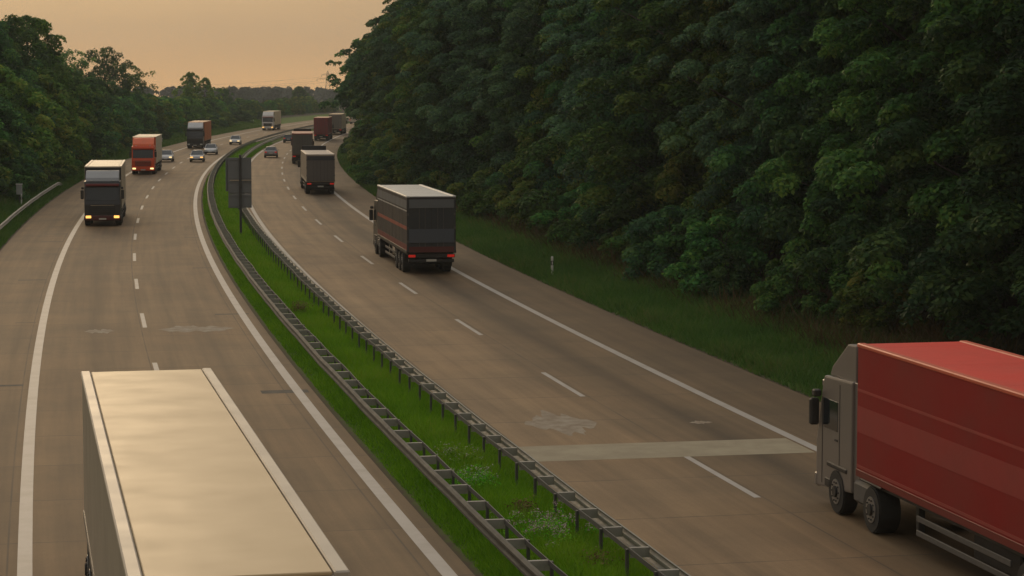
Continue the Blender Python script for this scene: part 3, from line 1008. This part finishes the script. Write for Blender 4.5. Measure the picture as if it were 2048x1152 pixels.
# ------------------------------------------------------------------ power line
def pylon():
    M_p = paint("pylon_steel", (.06, .055, .05), .6, .3, .2)
    Y = 1500.0
    r = empty("power_pylon", (-(1024 - 657) / 4579.5 * Y, Y, float(far_drop(Y)) + .5), R(8))
    mb = MB()
    H = 24.0
    lv = [0, 4, 8, 11.5, 14.5, 17, 19.3, 21.3, 22.6, H]
    wd = [2.6, 2.2, 1.8, 1.5, 1.25, 1.05, .9, .75, .6, .15]
    for i in range(len(lv) - 1):
        a = [(sx * wd[i], sy * wd[i], lv[i]) for sx, sy in ((-1, -1), (1, -1), (1, 1), (-1, 1))]
        b_ = [(sx * wd[i + 1], sy * wd[i + 1], lv[i + 1]) for sx, sy in ((-1, -1), (1, -1), (1, 1), (-1, 1))]
        for k in range(4):
            mb.tube(a[k], b_[k], .12, None, 4)
            mb.tube(a[k], b_[(k + 1) % 4], .07, None, 4)
            mb.tube(b_[k], b_[(k + 1) % 4], .07, None, 4)
    mb.build("mast", M_p, r)
    for z, hw in ((18.9, 7.0), (21.6, 4.0)):
        mb = MB()
        for sx in (-1, 1):
            for sy in (-.6, .6):
                mb.tube((0, sy, z + .9), (sx * hw, 0, z), .1, None, 4)
                mb.tube((0, sy, z - .1), (sx * hw, 0, z), .1, None, 4)
            for q in (.3, .55, .8):
                mb.tube((sx * hw * q, 0, z + .9 * (1 - q)), (sx * hw * q, 0, z - .05), .06, None, 4)
        mb.build("crossarm", M_p, r)
        for sx in (-1, 1):
            mb = MB(); mb.tube((sx * hw, 0, z), (sx * hw, 0, z - 1.4), .12, None, 5); mb.build("insulator", M_p, r)
    tag(r, "distant lattice pylon beside the right-hand forest edge", "pylon")
    for nm, hw, z in (("upper", -4.0, 20.2), ("lower", -7.0, 17.5), ("lower", 7.0, 17.5)):
        mb = MB()
        p0 = Vector(r.location) + Vector((hw, 0, z))
        p1 = p0 + Vector((-330, 60, -1.0))
        pr = p0
        for i in range(1, 25):
            t = i / 24
            p_ = p0.lerp(p1, t) - Vector((0, 0, 7.0 * 4 * t * (1 - t)))
            mb.tube(pr, p_, .055, None, 4)
            pr = p_
        o = mb.build("power_cable", M_p)
        tag(o, "thin sagging power cable running left from the distant pylon", "cable", "power cables of the distant pylon")
pylon()

# ------------------------------------------------------------------ vehicles
M_tyre = paint("tyre_rubber", (.018, .017, .016), .8, 0, .3)
M_rim = paint("wheel_rim", (.28, .27, .26), .4, .6, .4)
M_glass = paint("dark_glass", (.018, .022, .026), .08, 0, .05, .6)
M_chassis = paint("chassis_black", (.022, .02, .019), .65, 0, .4)
M_head = emit("headlight_glow", (1.0, .50, .12), 1.7)
M_headw = emit("headlight_glow_pale", (1.0, .72, .32), 1.5)
M_headoff = paint("headlight_lens", (.55, .55, .52), .1, 0, .05)
M_tail = emit("tail_light_red", (.55, .02, .012), .35)
M_plate = paint("number_plate_white", (.6, .58, .52), .4, 0, .2)
M_chrome = paint("chrome", (.55, .53, .50), .2, .9, .15)
PAINTS = {}
def P(col, rough=.4, dirt=.25, spec=.4):
    k_ = (col, rough, dirt, spec)
    if k_ not in PAINTS:
        PAINTS[k_] = paint("vehicle_paint", col, rough, 0, dirt, spec, .5)
    return PAINTS[k_]

def wheel(parent, x, y, rad, w, m_rim=None):
    bm = bmesh.new(); cyl_bm(bm, (x, y, rad), rad, w, 'X', 24, None, .03)
    wh = bm_obj("wheel", bm, M_tyre, parent)
    bm = bmesh.new(); cyl_bm(bm, (x + math.copysign(w / 2 - .01, x), y, rad), rad * .56, .05, 'X', 18)
    bm_obj("rim", bm, m_rim or M_rim, wh)
    if rad > .4:
        bm = bmesh.new(); cyl_bm(bm, (x + math.copysign(w / 2 + .025, x), y, rad), rad * .26, .07, 'X', 12, None, .015)
        for k_ in range(10):
            a_ = k_ * math.pi / 5
            cyl_bm(bm, (x + math.copysign(w / 2 + .02, x), y + math.cos(a_) * rad * .42, rad + math.sin(a_) * rad * .42), .02, .04, 'X', 6)
        bm_obj("hub", bm, M_chassis, wh)
    return wh

def lorry(name, label, s, off, oncoming, cabc, sidec, rearc, roofc, zt=4.0, tl=13.6, deflc=None, visorc=None, lights=None, stripes=(), cab_top=3.05, defl_top=3.92, frontc=None, grillec=None, at='front', bumpc=None, edge=None, skirt=True, fill=False, ribs=True, seams=True, bands=(), dirt=.25):
    """articulated lorry, local +Y is its direction of travel, y = 0 at the rear"""
    L = tl + 2.75
    hd = heading(s)
    sc_ = (s + L / 2) if (at == 'rear' or oncoming) else s - L / 2
    if oncoming and at == 'rear': sc_ = s - L / 2
    hd = heading(sc_)
    rz = (math.pi - hd) if oncoming else -hd
    loc = W(sc_, off, float(far_drop(sc_)) + .004)
    fw = Vector((-math.sin(rz), math.cos(rz), 0))
    r = empty(name, loc - fw * (L / 2), rz)
    # ---- trailer
    zb = 1.12
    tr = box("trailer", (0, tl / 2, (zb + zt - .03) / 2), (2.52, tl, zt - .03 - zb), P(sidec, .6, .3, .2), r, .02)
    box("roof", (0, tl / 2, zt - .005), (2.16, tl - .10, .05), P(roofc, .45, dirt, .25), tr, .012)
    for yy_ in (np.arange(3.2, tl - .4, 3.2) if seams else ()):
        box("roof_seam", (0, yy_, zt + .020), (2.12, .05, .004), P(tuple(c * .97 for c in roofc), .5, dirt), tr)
    ec = edge or roofc
    for sx in (-1, 1):
        box("roof_rail", (sx * 1.19, tl / 2, zt - .01), (.185, tl + .02, .09), P(ec, .45, .2), tr, .02)
        box("side_rail", (sx * 1.265, tl / 2, zb + .06), (.03, tl - .02, .16), P(tuple(c * .6 for c in sidec), .5), tr, .006)
    rd = box("rear_door", (0, -.016, (zb + zt) / 2 - .04), (2.46, .035, zt - zb - .2), P(rearc, .5, .35), tr, .008)
    for x_ in (-.62, -.32, .32, .62):
        box("lock_bar", (x_, -.05, (zb + zt) / 2 - .05), (.035, .03, zt - zb - .35), M_steeld, rd)
    box("door_seam", (0, -.036, (zb + zt) / 2 - .04), (.02, .01, zt - zb - .25), M_chassis, rd)
    for (z0, z1, c) in bands:
        box("rear_band", (0, -.068, (z0 + z1) / 2), (2.3, .012, z1 - z0), P(c, .45, .3), rd)
    box("front_wall", (0, tl + .012, (zb + zt) / 2), (2.48, .03, zt - zb - .1), P(frontc or tuple(c * .8 for c in sidec), .5), tr, .008)
    for (z0, z1, c) in stripes:
        for sx in (-1, 1):
            box("side_stripe", (sx * 1.263, tl / 2, (z0 + z1) / 2), (.008, tl - .06, z1 - z0), P(c, .6, .3, .2), tr)
    for yy_ in (np.arange(1.7, tl - .5, 1.55) if ribs else ()):
        for sx in (-1, 1):
            box("side_post", (sx * 1.262, yy_, (zb + zt) / 2 + .03), (.012, .05, zt - zb - .3), P(tuple(c * .85 for c in sidec), .5), tr)
    box("chassis", (0, L / 2 - .6, .93), (1.0, L - 2.2, .30), M_chassis, r, .02)
    box("floor_shade_slab", (0, tl / 2, 1.045), (2.3, tl - .2, .12), M_chassis, r)  # solid slab added to darken the road beneath the trailer
    box("axle_shade_block", (0, 3.42, .62), (1.5, 3.2, .42), M_chassis, r, .03)  # filler block added between the wheels to deepen the shade
    box("belly_shade_block", (0, tl * .5, .66), (1.9, 2.2, .5), M_chassis, r, .03)  # added block closing the open belly for a stronger contact shadow
    for sx in (-1, 1):
        box("support_leg", (sx * .8, tl - 2.6, .72), (.14, .16, .8), M_chassis, r, .01)
        box("mudguard", (sx * 1.02, tl - .95, 1.075), (.56, 1.25, .05), M_chassis, r, .015)
        for zz_ in (1.7, 2.4, 3.1):
            for x_ in (1.2,):
                box("hinge", (sx * x_, -.042, zz_), (.1, .03, .12), M_steeld, rd, .006)
    ub = box("rear_bumper", (0, .10, .72), (2.35, .12, .16), M_chassis, r, .02)
    box("tail_board", (0, .03, .98), (2.42, .06, .2), M_chassis, r, .01)
    for sx in (-1, 1):
        box("tail_light", (sx * 1.0, -.012, .97), (.36, .03, .13), M_tail, r, .01)
        for z_ in (.48, .78):
            box("side_guard", (sx * 1.2, tl * .58, z_), (.04, tl * .34, .12), M_steeld if skirt else M_chassis, r, .01)
        box("mudflap", (sx * 1.0, 1.35, .62), (.5, .03, .55), M_chassis, r)
        box("fuel_tank", (sx * .98, tl - .35 + .15, .72), (.5, 1.0, .52), M_steeld, r, .08)
    box("number_plate", (0, .03, .74), (.52, .015, .12), M_plate, r)
    for y_ in (2.1, 3.42, 4.74):
        for sx in (-1, 1): wheel(r, sx * 1.06, y_, .50, .40)
    for sx in (-1, 1):
        wheel(r, sx * 1.02, tl - .95, .51, .50)
        wheel(r, sx * 1.06, L - 1.42, .51, .36)
    # ---- cab
    y0 = tl + .42 - (.25 if fill else 0)
    yf = L
    prof = [(y0, .62), (yf - .05, .42), (yf, .55), (yf, 1.50), (yf - .08, 1.72), (yf - .36, 2.72), (yf - .50, cab_top), (y0, cab_top + .06)]
    bm = bmesh.new(); prism_bm(bm, prof, -1.22, 1.22, 1, .05)
    cab = bm_obj("cab", bm, P(cabc, .3, .2), r)
    # wind deflector on the roof
    dp = [(y0 + .02, cab_top + .03), (yf - .62, cab_top + .02), (yf - .80, cab_top + .25), (y0 + (.55 if not fill else 1.5), defl_top), (y0 + .02, defl_top + .02)]
    bm = bmesh.new(); prism_bm(bm, dp, -1.13, 1.13, 1, .04)
    bm_obj("roof_deflector", bm, P(deflc or cabc, .35, .2), cab)
    rotg = Matrix.Rotation(math.atan2(.28, 1.0), 3, 'X')
    box("windscreen", (0, yf - .215, 2.23), (2.16, .03, .92), M_glass, cab, .01, rotg)
    box("sun_visor", (0, yf - .26, 2.83), (2.28, .26, .17), P(visorc or cabc, .35), cab, .03)
    gr = box("grille", (0, yf + .012, 1.22), (1.75, .035, .62), P(grillec or (.02, .02, .02), .5), cab, .01)
    for k_ in range(4):
        box("grille_bar", (0, yf + .036, 1.0 + .15 * k_), (1.6, .02, .035), M_chrome if k_ == 3 else M_chassis, gr)
    box("bumper", (0, yf - .02, .58), (2.46, .22, .34), P(bumpc or cabc, .4), cab, .05)
    for sx in (-1, 1):
        box("headlight", (sx * .95, yf + .09, .66), (.36, .03, .17), (lights or M_headoff), cab, .015)
        box("mirror", (sx * 1.36, yf - .22, 2.18), (.22, .16, .62), M_chassis, cab, .04)
        box("side_window", (sx * 1.222, yf - .95, 2.2), (.015, .95, .68), M_glass, cab, .005)
        box("door_seam", (sx * 1.222, yf - .42, 1.55), (.012, .022, 2.0), M_chassis, cab)
        box("door_seam", (sx * 1.222, yf - 1.55, 1.75), (.012, .022, 2.4), M_chassis, cab)
        box("step", (sx * 1.20, yf - .95, .62), (.08, .62, .20), M_chassis, cab, .02)
        box("wheel_arch", (sx * 1.19, yf - 1.42, 1.06), (.12, 1.28, .12), M_chassis, cab, .03)
        box("kerb_mirror", (sx * 1.33, yf - .30, 2.62), (.18, .20, .16), M_chassis, cab, .03)
        box("side_fairing", (sx * 1.14, y0 - .12, 2.0), (.04, .5, 2.2), P(tuple(c * .8 for c in cabc), .4), cab, .01)
        box("marker_lamp", (sx * .75, yf - .60, cab_top + .06), (.16, .08, .05), M_headoff, cab, .01)
        box("door_handle", (sx * 1.228, yf - 1.35, 1.66), (.02, .18, .04), M_chassis, cab)
    box("number_plate", (0, yf + .098, .52), (.5, .012, .11), M_plate, cab)
    tag(r, label, "truck", "articulated trucks on the motorway")
    return r

def car(name, label, s, off, oncoming, col, lights=None, L=4.45, H=1.45, style='saloon', tails=None, roofc=None):
    W_ = .89
    hd = heading(s)
    sc_ = s + L / 2
    rz = (math.pi - hd) if oncoming else -hd
    loc = W(sc_, off, float(far_drop(sc_)) + .004)
    fw = Vector((-math.sin(rz), math.cos(rz), 0))
    r = empty(name, loc - fw * (L / 2), rz)
    m = P(col, .25, .15)
    if style == 'estate': tops = [(0, .55), (.06, .92), (.30, .96), (1.2, .94), (2.9, .92), (3.2, .88), (4.0, .78), (4.35, .66), (L, .50)]
    else: tops = [(0, .55), (.05, .88), (.45, .98), (.95, .97), (2.8, .93), (3.15, .90), (4.0, .78), (4.35, .66), (L, .50)]
    v, f = [], []
    for y, zt in tops:
        t = y / L
        w = W_ * (1 - .17 * abs(2 * t - 1) ** 4)
        zb = .22 if .08 < t < .92 else .30
        pts = [(w * .86, zb), (w * .98, zb + .12), (w, min(zt, .58)), (w * .965, max(zt - .05, zb + .15)), (w * .86, zt)]
        ring = [(x, y, z) for x, z in pts] + [(-x, y, z) for x, z in pts[::-1]]
        v += ring
    n = 10
    for i in range(len(tops) - 1):
        for j in range(n):
            a, b_ = i * n + j, i * n + (j + 1) % n
            f.append((a, a + n, b_ + n, b_))
    f.append(tuple(range(n)))
    f.append(tuple(range((len(tops) - 1) * n, len(tops) * n))[::-1])
    body = mesh_obj("body", v, f, m, r, True)
    # cabin
    if style == 'estate': yb0, yt0, yt1, yb1 = .12, .45, 2.25, 3.10
    else: yb0, yt0, yt1, yb1 = .55, 1.15, 2.25, 3.10
    wb, wt, zb, zt = .79, .60, .93, H
    Q = {'rb': [(-wb, yb0, zb), (wb, yb0, zb)], 'rt': [(-wt, yt0, zt - .05), (wt, yt0, zt - .05)], 'ft': [(-wt, yt1, zt - .03), (wt, yt1, zt - .03)], 'fb': [(-wb, yb1, zb - .02), (wb, yb1, zb - .02)]}
    rp_ = [(-wt - .02, yt0 - .02, zt - .06), (wt + .02, yt0 - .02, zt - .06), (wt + .02, yt1 + .03, zt - .04), (-wt - .02, yt1 + .03, zt - .04), (-wt * .8, yt0 + .1, zt), (wt * .8, yt0 + .1, zt), (wt * .8, yt1 - .12, zt + .01), (-wt * .8, yt1 - .12, zt + .01)]
    roof = mesh_obj("roof", rp_, [(4, 5, 6, 7), (0, 1, 5, 4), (1, 2, 6, 5), (2, 3, 7, 6), (3, 0, 4, 7), (3, 2, 1, 0)], P(roofc, .3) if roofc else m, r, True)
    for i in (0, 1):
        ym = (yt0 + yt1) / 2 + .05
        sg = -1 if i == 0 else 1
        for pa, pb, ra, rb_ in ((Q['rb'][i], Q['rt'][i], .05, .04), (Q['ft'][i], Q['fb'][i], .035, .045), ((sg * wb, ym, zb), (sg * wt, ym, zt - .05), .04, .035)):
            mb = MB()
            mb.tube(pa, pb, ra, rb_, 5)
            mb.build("pillar", m, roof)
    mesh_obj("windscreen", [Q['ft'][0], Q['ft'][1], Q['fb'][1], Q['fb'][0]], [(0, 1, 2, 3)], M_glass, r)
    mesh_obj("rear_window", [Q['rb'][0], Q['rb'][1], Q['rt'][1], Q['rt'][0]], [(0, 1, 2, 3)], M_glass, r)
    for i in (0, 1):
        mesh_obj("side_window", [Q['rb'][i], Q['rt'][i], Q['ft'][i], Q['fb'][i]], [(0, 1, 2, 3)], M_glass, r)
    for sx in (-1, 1):
        wheel(r, sx * .78, .85, .31, .20); wheel(r, sx * .78, L - .88, .31, .20)
        box("headlight", (sx * .62, L - .10, .62), (.34, .16, .13), lights or M_headoff, r, .03)
        box("tail_light", (sx * .66, .03, .76), (.28, .08, .16), M_tail, r, .02)
        box("mirror", (sx * .95, 2.85, .98), (.16, .10, .11), m, r, .03)
    box("bumper", (0, L - .03, .36), (1.45, .14, .18), M_chassis, body, .03)
    box("bumper", (0, .02, .36), (1.5, .12, .20), M_chassis, body, .03)
    box("number_plate", (0, -.05, .62), (.5, .012, .11), M_plate, r)
    box("number_plate", (0, L + .045, .42), (.5, .012, .10), M_plate, r)
    tag(r, label, "car", "cars on the motorway")
    return r

cream = (.66, .58, .45)
# oncoming carriageway
lorry("truck", "large white truck, sky glow in its roof colour and shade in its sides, filling the lower left, seen from above on its long roof", -3.2 - 19.6 - 2.75, -4.80, True, (.55, .46, .33), (.36, .31, .25), (.5, .48, .45), (.53, .395, .235), tl=19.6, ribs=False, seams=False, edge=(.46, .40, .33), fill=True, lights=M_headoff, defl_top=3.97, cab_top=3.35, dirt=.05)  # white truck: golden sky glow put into roof colour, shadow into side colour
lorry("truck", "dark truck with red visor band and grey roof deflector, nearest one with headlights on", 110.0, -5.5, True, (.03, .03, .034), (.58, .48, .36), (.3, .3, .3), (.66, .56, .42), deflc=(.26, .26, .27), visorc=(.16, .02, .022), lights=M_head, frontc=(.03, .03, .03), bumpc=(.09, .015, .014), defl_top=3.75)
lorry("truck", "oncoming truck with bright orange-red cab and cream trailer", 201.5, -5.55, True, (.78, .085, .014), cream, (.4, .36, .3), (.66, .56, .42), deflc=(.85, .13, .02), visorc=(.78, .085, .015), lights=M_headw, grillec=(.45, .045, .012), frontc=(.78, .11, .02))
lorry("truck", "oncoming truck with black cab, white roof deflector and orange trailer", 303.0, -5.4, True, (.022, .022, .026), (.50, .15, .045), (.3, .1, .05), (.62, .36, .2), deflc=(.55, .54, .55), frontc=(.3, .1, .04))
lorry("truck", "farthest oncoming truck, white cab with a beige trailer", 443.0, -5.3, True, (.60, .56, .54), (.50, .41, .28), (.4, .36, .3), (.64, .52, .34), lights=M_head, deflc=(.62, .58, .55), visorc=(.35, .12, .11))
car("car", "silver car half hidden behind the orange-red cab, headlights on", 241.5, -5.25, True, (.52, .52, .54), M_headw)
car("car", "dark-grilled silver car with yellow headlights beside the lane dashes", 241.0, -1.35, True, (.42, .42, .44), M_head, style='estate')
car("car", "pale silver car just behind the yellow-lit car in the outer lane", 272.0, -1.15, True, (.55, .55, .57), None)
car("car", "small far silver car alone ahead of the beige-trailer truck", 325.0, -.9, True, (.5, .5, .52), M_headw)
# own carriageway
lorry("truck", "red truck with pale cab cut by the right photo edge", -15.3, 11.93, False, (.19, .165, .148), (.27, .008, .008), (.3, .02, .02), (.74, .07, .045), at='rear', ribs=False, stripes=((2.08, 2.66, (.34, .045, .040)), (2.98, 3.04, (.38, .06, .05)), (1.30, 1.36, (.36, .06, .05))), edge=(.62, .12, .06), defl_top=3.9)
lorry("truck", "dark truck with white roof and orange stripe along its side, mid-right lane", 66.5, 11.7, False, (.05, .04, .04), (.05, .043, .042), (.045, .05, .056), (.62, .60, .56), at='rear', stripes=((2.30, 2.48, (.33, .085, .055)), (3.38, 3.80, (.16, .165, .17)), (3.24, 3.30, (.5, .48, .45)), (1.25, 1.55, (.17, .035, .03))), edge=(.5, .5, .48), bands=((3.42, 3.86, (.15, .16, .17)), (1.65, 2.35, (.09, .105, .13)), (1.16, 1.45, (.12, .03, .028))))
lorry("truck", "grey truck with low mauve-grey roof behind the sign, dark cab showing beyond", 153.5, 11.9, False, (.03, .03, .035), (.42, .34, .26), (.15, .13, .12), (.42, .36, .33), at='rear', zt=3.55, defl_top=3.95, bands=((3.05, 3.42, (.05, .055, .07)),), stripes=(), edge=(.45, .38, .34))
lorry("truck", "brown-grey truck with reddish roof edge, ahead of the mauve-roofed one", 232.5, 11.9, False, (.02, .02, .022), (.20, .045, .04), (.13, .115, .10), (.45, .17, .12), at='rear', zt=3.75, defl_top=4.05, edge=(.35, .10, .08))
lorry("truck", "dark red box truck driving away in the far right lane", 351.0, 12.0, False, (.1, .02, .02), (.26, .035, .04), (.24, .036, .042), (.62, .33, .2), at='rear', stripes=())
lorry("truck", "grey-backed truck with beige side driving away, farthest on the right carriageway", 399.0, 12.0, False, (.3, .25, .2), (.46, .38, .27), (.19, .165, .14), (.62, .42, .25), at='rear')
car("car", "silver car with red tail lights driving away behind the sign", 257.5, 7.6, False, (.24, .22, .22), None, style='saloon', roofc=(.45, .43, .42))
car("car", "dark blue-grey car with sky reflection coloured tan on its roof beside the brown-grey truck", 337.0, 7.15, False, (.05, .06, .075), None, style='estate', roofc=(.42, .32, .17))  # tan roof colour imitates yellow sky reflected in the dark paint

def van(label, s, off):
    r0 = lorry_van = empty("delivery_van", W(s, off, float(far_drop(s)) + .004), -heading(s))
    bm = bmesh.new()
    prism_bm(bm, [(0, .45), (0, 2.5), (.12, 2.62), (3.9, 2.62), (4.35, 2.2), (4.9, 1.45), (5.6, 1.2), (5.75, .8), (5.7, .42)], -.98, .98, 1, .06)
    body = bm_obj("body", bm, P((.55, .5, .4), .35, .2), r0)
    for sx in (-.47, .47):
        box("rear_window", (sx, -.01, 1.95), (.7, .02, .6), M_glass, body, .01)
    box("rear_bumper", (0, -.03, .5), (1.9, .12, .2), M_chassis, r0, .03)
    for sx in (-1, 1):
        box("tail_light", (sx * .88, -.02, 1.1), (.14, .05, .5), M_tail, r0, .01)
        wheel(r0, sx * .86, 1.1, .35, .24); wheel(r0, sx * .86, 4.7, .35, .24)
    tag(r0, label, "van")
van("small beige van at the far end of the right carriageway", 520.0, 7.2)
lorry("truck", "tiny pale truck almost hidden where the left carriageway vanishes", 640.0, -4.6, True, (.5, .48, .44), cream, (.4, .36, .3), (.6, .5, .38))

# ------------------------------------------------------------------ evening haze
bm = bmesh.new()
box_bm(bm, (0, 1500, 30), (3400, 4200, 140))
hz = bmesh.new(); hz.free()
mh = bpy.data.materials.new("evening_haze")
mh.use_nodes = True
n = mh.node_tree
n.nodes.clear()
out = n.nodes.new("ShaderNodeOutputMaterial")
pv = n.nodes.new("ShaderNodeVolumePrincipled")
pv.inputs["Color"].default_value = (.90, .93, .93, 1)
pv.inputs["Density"].default_value = 0.00019
pv.inputs["Anisotropy"].default_value = 0.0
n.links.new(pv.outputs[0], out.inputs["Volume"])
ho = bm_obj("haze", bm, mh)
ho["kind"] = 'stuff'
ho["label"] = "thin warm evening haze over the whole motorway"
ho["category"] = "haze"
